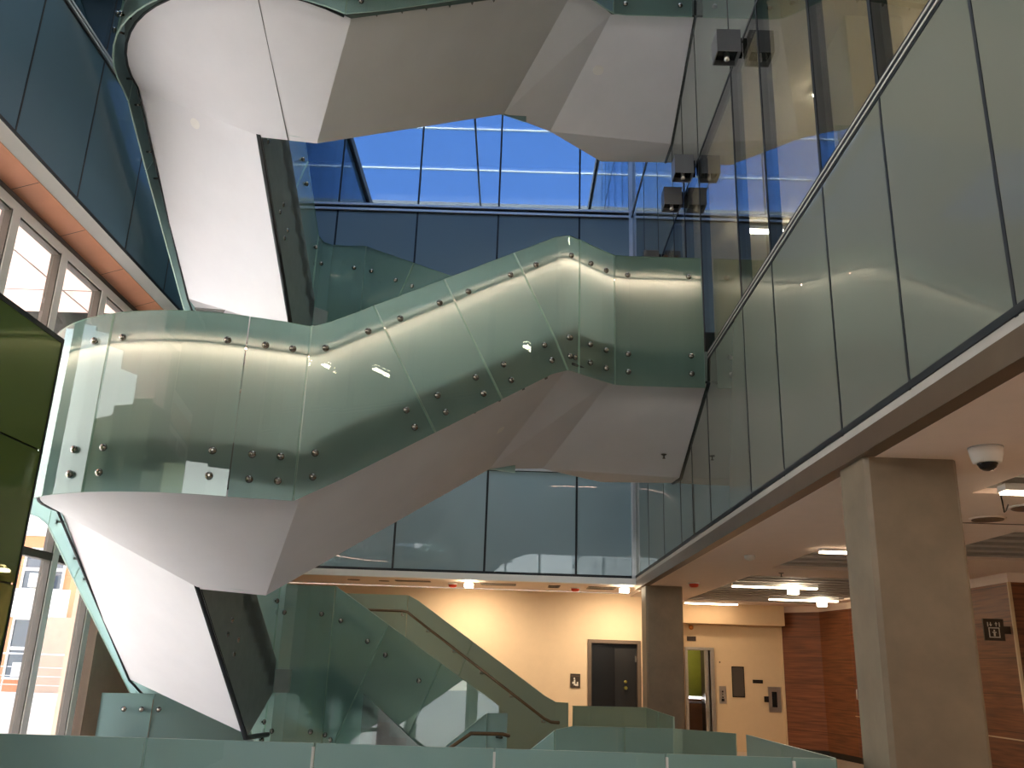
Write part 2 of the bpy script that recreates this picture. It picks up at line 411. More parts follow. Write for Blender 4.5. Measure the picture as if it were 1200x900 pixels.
mb = MB(); mb.box(XL-4, XL-3.9, -16, YB, 7, 17.2); mb.box(XL-4, XL-0.1, -16, YB, 8.9, 9.0); mb.box(XL-4, XL-0.1, -16, YB, 12.7, 12.8)
struct('wall_left_rooms', mb, M['wallgrey'])
mb = MB(); sec = [(XL-0.13,6.87),(XG+0.06,6.765),(XG+0.06,6.90),(XL-0.13,6.92)]
mb.face([(x,-16,z) for x, z in sec]); mb.face([(x,YB,z) for x, z in reversed(sec)])
for (x0,z0), (x1,z1) in zip(sec, sec[1:]+sec[:1]): mb.face([(x0,-16,z0),(x0,YB,z0),(x1,YB,z1),(x1,-16,z1)])
sf = struct('ceiling_left', mb, M['terracotta'])
mb = MB()
for y in [8.1+1.2*k for k in range(-19, 8)]: mb.face([(XG+0.07,y,6.767),(XL-0.135,y,6.868),(XL-0.135,y+0.012,6.868),(XG+0.07,y+0.012,6.767)])
obj('panel_joint', mb, M['dark_frame'], sf)
mb = MB().box(-10.6, XG-0.06, -16, 13.2, 6.76, 6.9)
sf2 = struct('ceiling_outside', mb, M['pink_soffit'])
mb = MB()
for y in [9.3, 6.3, 12.3]: mb.box(-10.5, XG-0.08, y, y+0.015, 6.755, 6.762)
mb.box(-6.9, -6.88, -16, 13.2, 6.755, 6.762)
obj('panel_joint', mb, M['dark_frame'], sf2)
MY = [13.15, 11.92, 10.72, 9.52, 8.32, 7.12, 5.92, 4.72, 3.52, 2.32, 1.12, -0.08, -1.28, -2.48, -3.68, -4.88, -6.08, -7.28, -8.48, -9.68, -10.88, -12.08, -13.28, -14.48, -15.68]
mb = MB().box(XG-0.06, XG+0.06, -16, 13.3, 6.58, 6.70)
wl = struct('window_100', mb, M['white_metal'])
mb = MB()
for y in MY: mb.box(XG-0.07, XG+0.07, y-0.075, y+0.075, 0.05, 6.58)
obj('mullion', mb, M['white_metal'], wl)
mb = MB()
for y in MY:
    mb.box(XG-0.071, XG+0.055, y-0.095, y-0.075, 0.05, 6.58); mb.box(XG-0.071, XG+0.055, y+0.075, y+0.095, 0.05, 6.58)
mb.box(XG-0.07, XG+0.075, -16, 13.3, 6.70, 6.76); mb.box(XG-0.071, XG+0.04, -16, 13.3, 6.555, 6.58)
obj('gasket', mb, M['dark_frame'], wl)
mb = MB().box(XG-0.06, XG+0.062, -16, 13.3, 2.72, 2.82); obj('transom', mb, M['dark_frame'], wl)
mb = MB().box(XG-0.06, XG+0.062, -16, 13.3, 0.0, 0.08); obj('sill', mb, M['white_metal'], wl)
for a, b in zip(MY[1:], MY[:-1]):
    for z0, z1 in ((0.08, 2.72), (2.82, 6.58)):
        obj('pane', MB().box(XG-0.012, XG+0.012, a+0.08, b-0.08, z0, z1), M['clear'], wl)
mb = MB().box(XG-0.25, XG+0.16, 13.3, YB+1.8, 0, 6.76); struct('wall_left_pier', mb, M['taupe'])

# front facade behind the viewer, roof with skylight
FY = -16.0
mb = MB(); mb.box(-6.4, 9.3, FY-0.2, FY, 8.0, 17.4); mb.box(-6.4, 9.3, FY-0.2, FY, -0.3, 4.8)
struct('wall_front', mb, M['wallgrey'])
mb = MB()
for x in [-6.1+1.9*k for k in range(9)]: mb.box(x-0.06, x+0.06, FY-0.16, FY-0.04, 4.8, 8.0)
mb.box(-6.2, 9.2, FY-0.16, FY-0.04, 6.4, 6.46)
fw = struct('window_101', mb, M['white_metal'])
obj('pane', MB().box(-6.3, 9.2, FY-0.11, FY-0.09, 4.8, 8.0), M['clear'], fw)
mb = MB()
SX0, SX1, SY0, SY1 = -5.5, 2.3, 5.8, 12.8
mb.box(-9.7, SX0, FY-0.2, 21.4, 17.2, 17.5); mb.box(SX1, 9.3, FY-0.2, 21.4, 17.2, 17.5)
mb.box(SX0, SX1, FY-0.2, SY0, 17.2, 17.5); mb.box(SX0, SX1, SY1, 21.4, 17.2, 17.5)
rf = struct('ceiling_roof', mb, M['wallgrey'])
mb = MB()
for y in (8.1, 10.5): mb.box(SX0, SX1, y-0.03, y+0.03, 17.42, 17.46)
mb.box(-1.6, -1.54, SY0, SY1, 17.42, 17.46)
sk = struct('window_102', mb, M['white_metal'])
obj('pane', MB().box(SX0, SX1, SY0, SY1, 17.46, 17.48), M['clear'], sk)
mb = MB(); mb.box(-9.7, -9.6, FY-0.2, 21.4, 7, 17.3); mb.box(9.2, 9.3, FY-0.2, 21.4, 3.7, 17.3); mb.box(-9.7, 9.3, 21.3, 21.4, 3.0, 17.3)
mb.box(-9.7, -5.6, FY-0.2, FY, 7, 17.3)
struct('wall_outer', mb, M['wallgrey'])

# ------------------------------------------------------------------ staircases
def arc(c, r, a0, a1, n):
    return [(c[0]+r*math.cos(math.radians(a0+(a1-a0)*i/n)), c[1]+r*math.sin(math.radians(a0+(a1-a0)*i/n))) for i in range(n+1)]
def fillet(p0, p, p1, r, n=6):
    a = Vector(p0)-Vector(p); b = Vector(p1)-Vector(p); a2 = a.normalized(); b2 = b.normalized()
    q0 = Vector(p)+a2*r; q1 = Vector(p)+b2*r; out = []
    for i in range(n+1):
        t = i/n
        out.append(tuple(q0*(1-t)**2 + Vector(p)*2*t*(1-t) + q1*t*t))
    return out

class Run:
    """a guard line in plan with its top height along it"""
    def __init__(self, pts, ctrl):
        self.p = [Vector(q) for q in pts]; self.s = [0.0]
        for a, b in zip(self.p[:-1], self.p[1:]): self.s.append(self.s[-1]+(b-a).length)
        self.L = self.s[-1]; self.ctrl = [(self.near(q), z) for q, z in ctrl]
    def near(self, q):
        q = Vector(q); best = (1e9, 0)
        for i in range(len(self.p)-1):
            a, b = self.p[i], self.p[i+1]; d = b-a; l2 = d.length_squared
            t = 0 if l2 == 0 else max(0, min(1, (q-a).dot(d)/l2)); e = (a+d*t-q).length
            if e < best[0]-1e-6: best = (e, self.s[i]+t*math.sqrt(l2))
        return best[1]
    def at(self, s):
        s = max(0, min(self.L, s))
        for i in range(len(self.p)-1):
            if s <= self.s[i+1]+1e-9:
                l = self.s[i+1]-self.s[i]
                return self.p[i].lerp(self.p[i+1], 0 if l == 0 else (s-self.s[i])/l)
        return self.p[-1]
    def dir(self, s):
        e = 0.06; d = self.at(s+e)-self.at(s-e); return d.normalized()
    def zt(self, s):
        c = self.ctrl
        if s <= c[0][0]: return c[0][1]
        for (s0, z0), (s1, z1) in zip(c[:-1], c[1:]):
            if s <= s1: return z0 if s1-s0 < 1e-6 else z0+(z1-z0)*(s-s0)/(s1-s0)
        return c[-1][1]
    def slope(self, s): return (self.zt(s+0.05)-self.zt(s-0.05))/0.1

def bolt_mesh(m):
    b = MB(); b.lathe([(0.030,0),(0.037,0.012),(0.035,0.024),(0.026,0.036),(0.010,0.042)], (0,0,0), 12, axis='x'); b.lathe([(0.014,-0.10),(0.014,0.0)], (0,0,0), 8, axis='x')
    return b.mesh('bolt', m)
M['bolt'] = pbr('bolt_metal', S(140,134,126), 0.2, 1.0, noise=0.05)
BOLT = bolt_mesh(M['bolt'])

def guard(parent, run, H, side, joints, bolts=None, slant=True, seg=0.22, name='glass_panel', rows=(0.27,), inner='guard_in'):
    """glass panels between joints (positions along the run); bolts: set of panel numbers that carry bolts"""
    th = 0.018
    def nrm(s):
        d = run.dir(s); return Vector((-d.y, d.x))*side
    def kk(s):
        m = run.slope(s)
        if not slant or abs(m) < 0.15 or abs(run.slope(s-0.3)-m) > 0.2 or abs(run.slope(s+0.3)-m) > 0.2: return 0.0
        return H*m/(m*m+1)
    for pi_, (ja, jb) in enumerate(zip(joints[:-1], joints[1:])):
        ka, kb = kk(ja), kk(jb); g = 0.006
        nu = max(2, int((jb-ja)/seg)+1); nv = 4 if (ka or kb) else 1
        mb = MB(); O = []; I = []
        for v in range(nv+1):
            t = v/nv; sa = ja+g+ka*t; sb = jb-g+kb*t; ro = []; ri = []
            for u in range(nu+1):
                s = sa+(sb-sa)*u/nu; p = run.at(s); n = nrm(s); z = run.zt(s)-H*t
                ro.append((p.x+n.x*th, p.y+n.y*th, z)); ri.append((p.x, p.y, z))
            O.append(ro); I.append(ri)
        for v in range(nv):
            for u in range(nu):
                mb.face([O[v][u], O[v+1][u], O[v+1][u+1], O[v][u+1]], 0)
                mb.face([I[v][u], I[v][u+1], I[v+1][u+1], I[v+1][u]], 1)
        for u in range(nu):
            mb.face([O[0][u], O[0][u+1], I[0][u+1], I[0][u]], 2); mb.face([O[nv][u+1], O[nv][u], I[nv][u], I[nv][u+1]], 2)
        for v in range(nv):
            mb.face([O[v][0], I[v][0], I[v+1][0], O[v+1][0]], 2); mb.face([O[v][nu], O[v+1][nu], I[v+1][nu], I[v][nu]], 2)
        gp = obj(name, mb, [M['guard_out'], M[inner], M['guard_edge']], parent)
        if bolts is not None and pi_ in bolts:
            for j, k, off in ((ja, ka, 0.17), (jb, kb, -0.17)):
                for dz in tuple(rows)+(H-0.40, H-0.17):
                    s = j+k*dz/H+off
                    if s < 0.02 or s > run.L-0.02: continue
                    p = run.at(s); n = nrm(s)
                    b = obj('bolt', BOLT, None, gp) if False else bpy.data.objects.new('bolt', BOLT)
                    if b.name not in COL.objects: COL.objects.link(b)
                    b.parent = gp
                    b.location = (p.x+n.x*(th+0.001), p.y+n.y*(th+0.001), run.zt(s)-dz)
                    b.rotation_euler = (0, 0, math.atan2(n.y, n.x))

def handrail(parent, run, side, s0, s1, led=True, m='steel', drop=0.27, off=0.085, brk=True):
    pts = []; led_mb = MB(); n_ = max(2, int((s1-s0)/0.12)); prev = None
    for i in range(n_+1):
        s = s0+(s1-s0)*i/n_; p = run.at(s); d = run.dir(s); n = Vector((-d.y, d.x))*side
        z = run.zt(s)-drop; q = (p.x-n.x*off, p.y-n.y*off, z); pts.append(q)
        a = (p.x-n.x*(off-0.012), p.y-n.y*(off-0.012), z-0.024); b = (p.x-n.x*(off+0.014), p.y-n.y*(off+0.014), z-0.024)
        if prev: 
            led_mb.face([prev[0], a, b, prev[1]], 0)
        prev = (a, b)
    hr = obj('handrail', MB().tube(pts, 0.022, 8), M[m], parent)
    if led: obj('led_strip', led_mb, M['led'], hr)
    if m == 'bronze':
        s = s0+0.3
        while s < s1-0.1:
            p = run.at(s); d = run.dir(s); n = Vector((-d.y, d.x))*side; z = run.zt(s)-drop
            obj('bracket', MB().tube([(p.x-n.x*0.005,p.y-n.y*0.005,z-0.07),(p.x-n.x*off,p.y-n.y*off,z-0.07),(p.x-n.x*off,p.y-n.y*off,z-0.02)], 0.011, 6), M['steel'], hr)
            s += 0.62
    return hr

def quad_strip_part(name, parent, st, z=0):
    """solid piece of the stair between stations (outer xy, inner xy, deck, soffit outer, soffit inner)"""
    mb = MB()
    P = []
    for o, i, dk, zo, zi in st:
        d = (Vector(o)-Vector(i)).normalized()*0.075
        dk -= 0.10
        P.append(((o[0]+d.x,o[1]+d.y,dk),(i[0],i[1],dk),(o[0],o[1],zo),(i[0],i[1],zi)))
    for a, b in zip(P[:-1], P[1:]):
        mb.face([a[0], b[0], b[1], a[1]], 1)                       # deck
        mb.face([a[2], a[3], b[3]], 0); mb.face([a[2], b[3], b[2]], 0)   # soffit
        mb.face([a[0], a[2], b[2], b[0]], 2); mb.face([a[1], b[1], b[3], a[3]], 2)
    a = P[0]; mb.face([a[0], a[1], a[3], a[2]], 2); a = P[-1]; mb.face([a[0], a[2], a[3], a[1]], 2)
    return obj(name, mb, [M['soffit'], M['deck'], M['stringer']], parent)

def soften(o):
    import bmesh
    bm = bmesh.new(); bm.from_mesh(o.data); bmesh.ops.remove_doubles(bm, verts=bm.verts, dist=1e-4); bmesh.ops.dissolve_degenerate(bm, edges=bm.edges, dist=1e-5)
    for f in bm.faces: f.smooth = True
    bm.to_mesh(o.data); bm.free(); o.data.set_sharp_from_angle(angle=0.22)
def lerp(a, b, t): return tuple(x+(y-x)*t for x, y in zip(a, b))
def treads(parent, s0, s1, n):
    mb = MB()
    for k in range(n):
        t0, t1 = k/n, (k+1)/n
        o0, o1 = lerp(s0[0], s1[0], t0), lerp(s0[0], s1[0], t1); i0, i1 = lerp(s0[1], s1[1], t0), lerp(s0[1], s1[1], t1)
        z1 = s0[2]+(s1[2]-s0[2])*t0; z0 = s0[2]+(s1[2]-s0[2])*t1
        top = max(z0, z1)-0.2; bot = min(z0, z1)-0.32
        poly = [o0, o1, i1, i0]
        mb.prism(poly, bot, top)
    obj('step', mb, M['deck'], parent)
    for k in (0, 1):        # plate that closes the side of the steps
        a, b = Vector(s0[k]), Vector(s1[k]); n = (Vector(s0[k])-Vector(s0[1-k])).normalized()*0.07 if k == 0 else Vector((0,0))
        a2 = a+n; b2 = b+n; w = (Vector(s0[1-k])-Vector(s0[k])).normalized()*0.02
        mb = MB(); q = []
        for p, z in ((a2, s0[2]), (b2, s1[2])):
            q.append([(p.x,p.y,z-0.3),(p.x,p.y,z+0.02),(p.x+w.x,p.y+w.y,z+0.02),(p.x+w.x,p.y+w.y,z-0.3)])
        for m in range(4): mb.face([q[0][m], q[0][(m+1)%4], q[1][(m+1)%4], q[1][m]])
        mb.face(q[0][::-1]); mb.face(q[1]); obj('stringer', mb, M['stringer'], parent)

CC = (-3.2, 9.7)
OUT = [(2.28,10.30)]+fillet((2.28,10.30),(1.17,10.30),(0.52,9.72),0.12,4)+fillet((1.17,10.30),(0.52,9.72),(-2.02,8.20),0.09,5)+[(-2.02,8.20)]
a_end = arc(CC, 1.92, 308, 180, 26)
OUT += a_end + [(-5.14,10.6),(-5.15,13.0)] + fillet((-5.15,13),(-5.15,15.7),(-1.8,15.7),0.5) + fillet((-5.15,15.7),(-1.77,15.7),(0.67,13.6),0.2) + [(0.67,13.62),(0.86,13.5)]
INN = [(0.0,11.72)]+fillet((0.0,11.72),(-0.42,11.50),(-1.5,10.5),0.3)+fillet((-0.42,11.50),(-2.6,9.5),(-3.3,9.45),0.18,5)+fillet((-2.6,9.5),(-3.3,9.45),(-3.3,12),0.22,6)+fillet((-3.3,12),(-3.3,13.2),(-2.55,13.2),0.32,7)+fillet((-3.3,13.2),(-2.55,13.2),(-0.1,11.6),0.1,3)+[(-0.1,11.62)]

def build_stair(root):
    A = lambda a: (CC[0]+1.80*math.cos(math.radians(a)), CC[1]+1.80*math.sin(math.radians(a)))
    iA, i4 = (-2.58,9.56), (-3.26,9.52)
    st1 = ((2.33,10.42),(2.33,12.42),5.48,5.02,4.22); st2 = ((1.16,10.41),(0.38,12.2),5.48,5.02,4.24)
    st3 = ((0.60,9.93),(-0.34,11.52),5.48,5.0,4.07); st4 = ((-2.02,8.33),iA,3.57,3.07,2.22)
    st5 = ((-5.0,9.75),i4,3.57,3.07,2.26); st6 = ((-5.02,12.38),(-3.26,12.0),1.93,1.27,0.66)
    st7 = ((-5.02,13.0),(-3.26,13.0),1.55,1.25,1.14); st8 = ((-5.0,15.55),(-3.0,13.25),1.55,1.2,1.14)
    st9 = ((-1.82,15.58),(-2.55,13.25),1.55,0.95,0.6); st10 = ((0.64,13.52),(-0.3,11.6),0.0,-0.5,-1.15)
    land = quad_strip_part('landing', root, [st1, st2, st3])
    mb = MB()
    B = [((0.38,12.2),4.24),((2.33,12.42),4.22),((2.33,13.05),4.27),((1.27,13.05),4.25)]
    mb.face([(p[0],p[1],z) for p, z in reversed(B)], 0); mb.face([(p[0],p[1],5.48) for p, z in B], 1)
    for (p, z), (q, w) in zip(B, B[1:]+B[:1]): mb.face([(p[0],p[1],z),(q[0],q[1],w),(q[0],q[1],5.48),(p[0],p[1],5.48)], 2)
    obj('landing_back', mb, [M['soffit'], M['deck'], M['stringer']], root)
    mix = lambda a, b, t: (lerp(a[0],b[0],t), lerp(a[1],b[1],t))+tuple(a[k]+(b[k]-a[k])*t for k in (2,3,4))
    soften(quad_strip_part('front_flight', root, [mix(st3, st4, k/12) for k in range(13)]))
    cs = [st4]
    for k in range(1, 18):
        a = 308-128*k/18
        if a < 270 and cs[-1][1] == iA:
            cs.append((A(270), iA, 3.57, 3.07, 2.22)); cs.append((A(270), i4, 3.57, 3.07, 2.26))
        cs.append((A(a), iA if a >= 270 else i4, 3.57, 3.07, 2.22 if a >= 270 else 2.26))
    cs.append(st5)
    soften(quad_strip_part('curved_landing', root, cs))
    quad_strip_part('side_flight', root, [st5, ((-5.01,11.3),(-3.26,10.85),2.64,1.97,1.38), st6, st7])
    quad_strip_part('rear_landing', root, [st7, st8, st9])
    quad_strip_part('rear_flight', root, [st9, st10])
    for a, b, n in ((st3, st4, 10), (st5, st7, 11), (st9, st10, 9)): treads(root, a, b, n)
    # edge trims along the soffit
    ed = [(2.33,10.40,5.0),(1.16,10.39,5.0),(0.62,9.8,4.98)]
    obj('edge_trim', MB().tube(ed, 0.016, 6), M['trim'], root)
    obj('edge_trim', MB().tube([(-3.29,9.50,2.29),(-3.29,12.0,0.63),(-3.27,13.0,0.6)], 0.035, 6), M['trim'], root)
    obj('edge_trim', MB().tube([(2.345,10.40,5.0),(2.345,12.42,4.2),(2.345,13.05,4.26)], 0.014, 6), M['trim'], root)
    obj('edge_trim', MB().tube([(x,y,3.06) for x,y in [A(308-128*k/18) for k in range(19)]]+[(-5.02,12.38,1.26),(-5.03,13,1.04)], 0.016, 6), M['trim'], root)
    ro = Run(OUT, [((2.28,10.3),6.62),((0.62,9.81),6.62),((0.49,9.70),6.60),((-2.02,8.2),4.72),(a_end[3],4.69),((-5.12,9.72),4.69),((-5.15,13.0),2.70),((-1.75,15.66),2.70),((0.64,13.65),1.12),((0.86,13.5),1.12)])
    sP = lambda q: ro.near(q)
    j = [0.0, sP((1.17,10.28)), sP((0.70,9.88)), sP((-0.1,9.34)), sP((-0.85,8.9)), sP((-1.52,8.5)), sP((-2.06,8.17)), sP((-2.58,7.89)), sP((-3.88,7.9)), sP((-4.75,8.6)), sP((-5.12,9.8)), sP((-5.15,11.4)), sP((-5.15,13.0)), sP((-5.15,15.3)), sP((-3.4,15.7)), sP((-1.77,15.7)), sP((-0.6,14.7)), ro.L]
    guard(root, ro, 1.73, 1, j, set(range(0, 12)))
    handrail(root, ro, 1, 0.03, ro.near((-5.15,12.9)))
    handrail(root, ro, 1, ro.near((-4.0,15.7)), ro.L-0.1, led=False, m='bronze')
    ri = Run(INN, [((0.0,11.72),6.45),((-0.42,11.5),6.45),((-2.58,9.52),4.62),((-3.3,9.6),4.69),((-3.3,12.95),2.62),((-2.55,13.2),2.62),((-0.1,11.62),1.12)])
    sP2 = lambda q: ri.near(q)
    j = [0.0, sP2((-0.45,11.48)), sP2((-1.1,10.87)), sP2((-1.8,10.23)), sP2((-2.62,9.5)), sP2((-3.28,9.5)), sP2((-3.3,10.6)), sP2((-3.3,11.8)), sP2((-3.3,12.9)), sP2((-2.55,13.2)), sP2((-1.7,12.6)), sP2((-0.9,12.1)), ri.L]
    guard(root, ri, 2.38, -1, j, {5, 6, 7, 8, 9, 10}, rows=(0.40,), inner='guard_well')
    handrail(root, ri, -1, sP2((-0.5,11.42)), ri.L-0.05, led=False)

lower = thing('staircase', 'lower frosted glass staircase with glowing handrail spanning the middle of the atrium', 'staircase')
build_stair(lower)
upper = copy_tree(lower); upper.location = (0, 0, 5.45)
upper['label'] = 'upper frosted glass staircase seen from below, its pale rounded soffit near the roof'
obj('soffit_joint', MB().tube([(-2.93,9.54,2.232),(CC[0]+1.79*math.cos(math.radians(277)),CC[1]+1.79*math.sin(math.radians(277)),3.062)], 0.006, 6), M['wallgrey'], upper)
# flight down to the lower level: only its guards rise above the floor
base = thing('staircase', 'sunken flight of stairs going down behind the foreground guard rail, with short bronze handrail', 'staircase')
s3 = ((0.60,8.95),(-0.02,11.2),-0.02,-0.5,-1.2); s4 = ((-2.02,7.75),(-2.6,8.9),-1.93,-2.43,-3.1); s0 = ((1.9,9.2),(1.9,11.25),-0.02,-0.5,-1.2)
quad_strip_part('landing', base, [s0, s3]); quad_strip_part('flight', base, [s3, s4]); treads(base, s3, s4, 10)
rb_ = Run([(2.08,8.62),(1.58,9.04),(0.44,8.86),(-2.02,7.6)], [((2.08,8.6),1.08),((0.5,8.86),1.08),((-2.02,7.6),-0.75)])
guard(base, rb_, 1.6, 1, [0, rb_.near((1.58,9.04)), rb_.near((1.1,8.97)), rb_.near((0.44,8.86)), rb_.near((-0.8,8.2)), rb_.L], {1, 2})
rb2 = Run([(0.0,11.55),(-0.25,11.30),(-2.6,9.2)], [((0,11.5),1.05),((-0.25,11.3),1.05),((-2.6,9.2),-0.8)])
guard(base, rb2, 1.6, -1, [0, rb2.near((-0.25,11.3)), rb2.near((-1.4,10.3)), rb2.L], {0})
pts = [(0.02,11.1,0.82),(-0.05,11.04,0.84),(-0.42,11.0,0.84),(-0.75,10.75,0.62),(-2.3,9.3,-0.6)]
obj('handrail', MB().tube(pts, 0.022, 8), M['bronze'], base)

# ------------------------------------------------------------------ guard rails round the opening on the ground floor
def rail(label, pts, joints=None, z=1.08, n=1, bolts=True, group=None):
    r = thing('glass_guard_rail', label, 'guard rail', (0,0,0), group)
    run = Run(pts, [(pts[0], z), (pts[-1], z)])
    js = [0.0]+[run.near(q) for q in (joints or [])]+[run.L]
    guard(r, run, z+0.28, n, js, None, seg=0.5)
    return r, run
front, frun = rail('long frosted glass guard rail along the very bottom of the view', [(2.19,6.36),(-3.81,6.11)], [(1.89,6.35),(1.05,6.31),(-0.08,6.27),(-1.25,6.22),(-2.33,6.17)], n=1)
for x, y in ((1.89,6.33),(1.05,6.30),(-0.08,6.25),(-1.25,6.20)): obj('clamp', MB().box(x-0.008, x+0.008, y-0.03, y-0.005, 0.0, 1.06), M['white_metal'], front)
side_r, _ = rail('short frosted glass guard rail running back from the foreground rail beside the concrete pillar', [(2.13,8.5),(2.19,6.42)], [(2.15,7.5)], n=1)
back_r, _ = rail('frosted glass guard rail wrapping the stair foot below the dark doorway', [(1.99,11.3),(2.03,13.9),(0.92,13.56)], [(2.0,12.6),(2.03,13.86)], n=1)
left_r, lr = rail('frosted glass guard rail behind the left flight, by the brown pier', [(-3.4,13.55),(-5.45,12.6)], [(-4.85,12.88)], n=-1)
for x, y, z in ((-5.15,12.72,0.88),(-4.95,12.81,0.88),(-4.75,12.90,0.88)):
    b = bpy.data.objects.new('bolt', BOLT); COL.objects.link(b); b.parent = left_r; b.location = (x, y-0.03, z); b.rotation_euler = (0,0,-PI/2)

# ------------------------------------------------------------------ columns, kiosk
def column(label, x0, x1, y0, y1):
    c = 0.03; t = thing('concrete_pillar', label, 'pillar', ((x0+x1)/2, (y0+y1)/2, 0)); t['kind'] = 'thing'
    w, d = (x1-x0)/2, (y1-y0)/2
    mb = MB().prism([(-w+c,-d),(w-c,-d),(w,-d+c),(w,d-c),(w-c,d),(-w+c,d),(-w,d-c),(-w,-d+c)], 0, ZC)
    obj('shaft', mb, M['concrete'], t); return t
column('large square concrete pillar in the right foreground under the cream ceiling', 2.40, 3.04, 5.98, 6.48)
column('square concrete pillar standing beside the dark doorway at the back', 2.40, 3.06, 16.27, 16.85)
k = thing('kiosk', 'dark green glass clad booth at the left edge of the view', 'kiosk', (-3.83,7.0,0))
obj('body', MB().box(-2.1, -0.02, -10.5, -0.02, 0, 4.04), M['trim'], k)
for z0, z1 in ((0.0,1.03),(1.045,2.07),(2.085,3.12),(3.135,4.07)):
    p = MB(); p.box(-0.02, 0, -10.5, 0, z0, z1); p.box(-2.1, -0.02, -0.02, 0, z0, z1); obj('glass_panel', p, M['green_glass'], k)
p = MB(); p.box(-0.025, 0.008, -10.5, 0.008, 4.05, 4.09); p.box(-0.012, 0.008, -0.012, 0.008, 0, 4.07); obj('edge_trim', p, M['trim'], k)

# ------------------------------------------------------------------ fixtures
def linear_light(label, x0, x1, y, cube=None, hot=False):
    t = thing('linear_light', label, 'ceiling light', (x0, y, ZC), 'linear ceiling lights')
    L = x1-x0
    obj('housing', MB().box(0, L, -0.06, 0.06, -0.03, 0.025), M['white_metal'], t)
    obj('diffuser', MB().box(0.01, L-0.01, -0.05, 0.05, -0.05, -0.03), M['lamp_hot'] if hot else M['lamp'], t)
    if cube is not None:
        c = thing('spot_lamp', 'small glowing square spot lamp under the '+cube[1], 'lamp', (x0+cube[0], y-0.12, ZC))
        obj('mount', MB().box(-0.04, 0.04, -0.04, 0.04, -0.03, 0.0), M['white_metal'], c)
        obj('lamp_head', MB().box(-0.08, 0.08, -0.06, 0.06, -0.15, -0.03), M['lamp_hot'], c)
linear_light('lit linear ceiling light beside the concrete pillar, nearest before the walnut wall', 3.66, 4.4, 10.7)
linear_light('long lit linear ceiling light among the slats left of the pillar', 3.75, 5.2, 15.45, (1.0, 'longer slat bay light'))
linear_light('long lit linear ceiling light above the walnut wall corner', 5.09, 6.45, 18.0, (1.0, 'light above the walnut corner'))
linear_light('dim broken linear ceiling light near the lift wall bulkhead', 3.75, 4.9, 19.75)
linear_light('short lit linear ceiling light at the right edge in the dark ceiling bay', 3.8, 4.6, 6.85)

for x, y in ((3.9,0.4),(3.9,2.6),(3.9,4.4),(6.6,0.4),(6.6,2.6),(6.6,4.4)):  # extra lamps out of view, added to warm the ceiling and pillar
    linear_light('added out-of-view linear light warming the aisle in front of the large concrete pillar', x, x+1.6, y)

def spot_head(label, x, y, energy):
    t = thing('track_spotlight', label, 'spotlight', (x, y, 3.13), 'wall washing spotlights')
    obj('stem', MB().box(-0.012, 0.012, -0.012, 0.012, -0.05, 0), M['white_metal'], t)
    obj('lamp_head', MB().box(-0.08, 0.08, -0.14, 0.10, -0.12, -0.05), M['lamp_hot'], t)
    l = bpy.data.lights.new('wall_wash', 'SPOT'); l.energy = energy; l.color = (1.0, 0.80, 0.56); l.spot_size = math.radians(150); l.spot_blend = 1.0; l.shadow_soft_size = 0.08
    lo = bpy.data.objects.new('wall_wash', l); COL.objects.link(lo); lo.parent = t; lo.location = (0.0, 0.16, -0.2)
    lo.rotation_euler = Vector((0, 0.55, -0.8)).to_track_quat('-Z', 'Y').to_euler()
spot_head('glowing wall spotlight above the stair, further from the pillar', -0.83, 17.5, 160)
spot_head('glowing wall spotlight right above the dark doorway by the back pillar', 2.16, 17.45, 160)

def disc(name, label, cat, x, y, z, prof, mats, group=None, r_inner=None):
    t = thing(name, label, cat, (x, y, z), group)
    obj('rim', MB().lathe(prof, (0,0,0), 20), mats[0], t)
    if r_inner: obj('face', MB().lathe(r_inner, (0,0,0), 20), mats[1], t)
    return t
disc('ceiling_speaker', 'round tan ceiling speaker just right of the foreground pillar', 'speaker', 4.41, 8.25, ZC, [(0.15,-0.012),(0.16,0.0)], [M['ceiling'], M['bronze_fascia']], None, [(0.135,-0.02),(0.14,-0.012)])
disc('ceiling_speaker', 'round ceiling speaker hanging open at the right edge of the view', 'speaker', 4.45, 7.62, ZC, [(0.17,-0.012),(0.18,0.0)], [M['white'], M['bronze_fascia']], None, [(0.14,-0.02),(0.15,-0.012)])
w = tag(obj('loose_cable', MB().tube([(3.95,7.15,3.09),(3.96,7.15,3.0),(4.02,7.25,2.93),(4.12,7.4,2.97),(4.2,7.5,3.04)], 0.006, 6), M['black']), 'thin loose cable dangling from the dark ceiling bay at right', 'cable')
disc('smoke_detector', 'small white smoke detector on the cream ceiling left of the pillar', 'smoke detector', 3.05, 11.56, ZC, [(0.05,-0.055),(0.065,-0.04),(0.07,0.0)], [M['white'], M['white']], None, [(0.02,-0.065),(0.045,-0.055)])
def strobe(label, x, y):
    t = thing('fire_alarm', label, 'fire alarm', (x, y, 3.13 if y > 17 else ZC), 'ceiling fire alarms')
    obj('base', MB().lathe([(0.10,-0.02),(0.105,0)], (0,0,0), 18), M['white'], t)
    obj('alarm_body', MB().lathe([(0.05,-0.075),(0.075,-0.06),(0.085,-0.02)], (0,0,0), 18), M['red'], t)
    return t
strobe('red fire alarm on the ceiling just right of the back pillar', 3.11, 15.5)
strobe('red fire alarm on the back ceiling left of the first glowing spotlight', -1.19, 18.2)
strobe('red fire alarm on the back ceiling near the dark doorway', 1.27, 18.2)
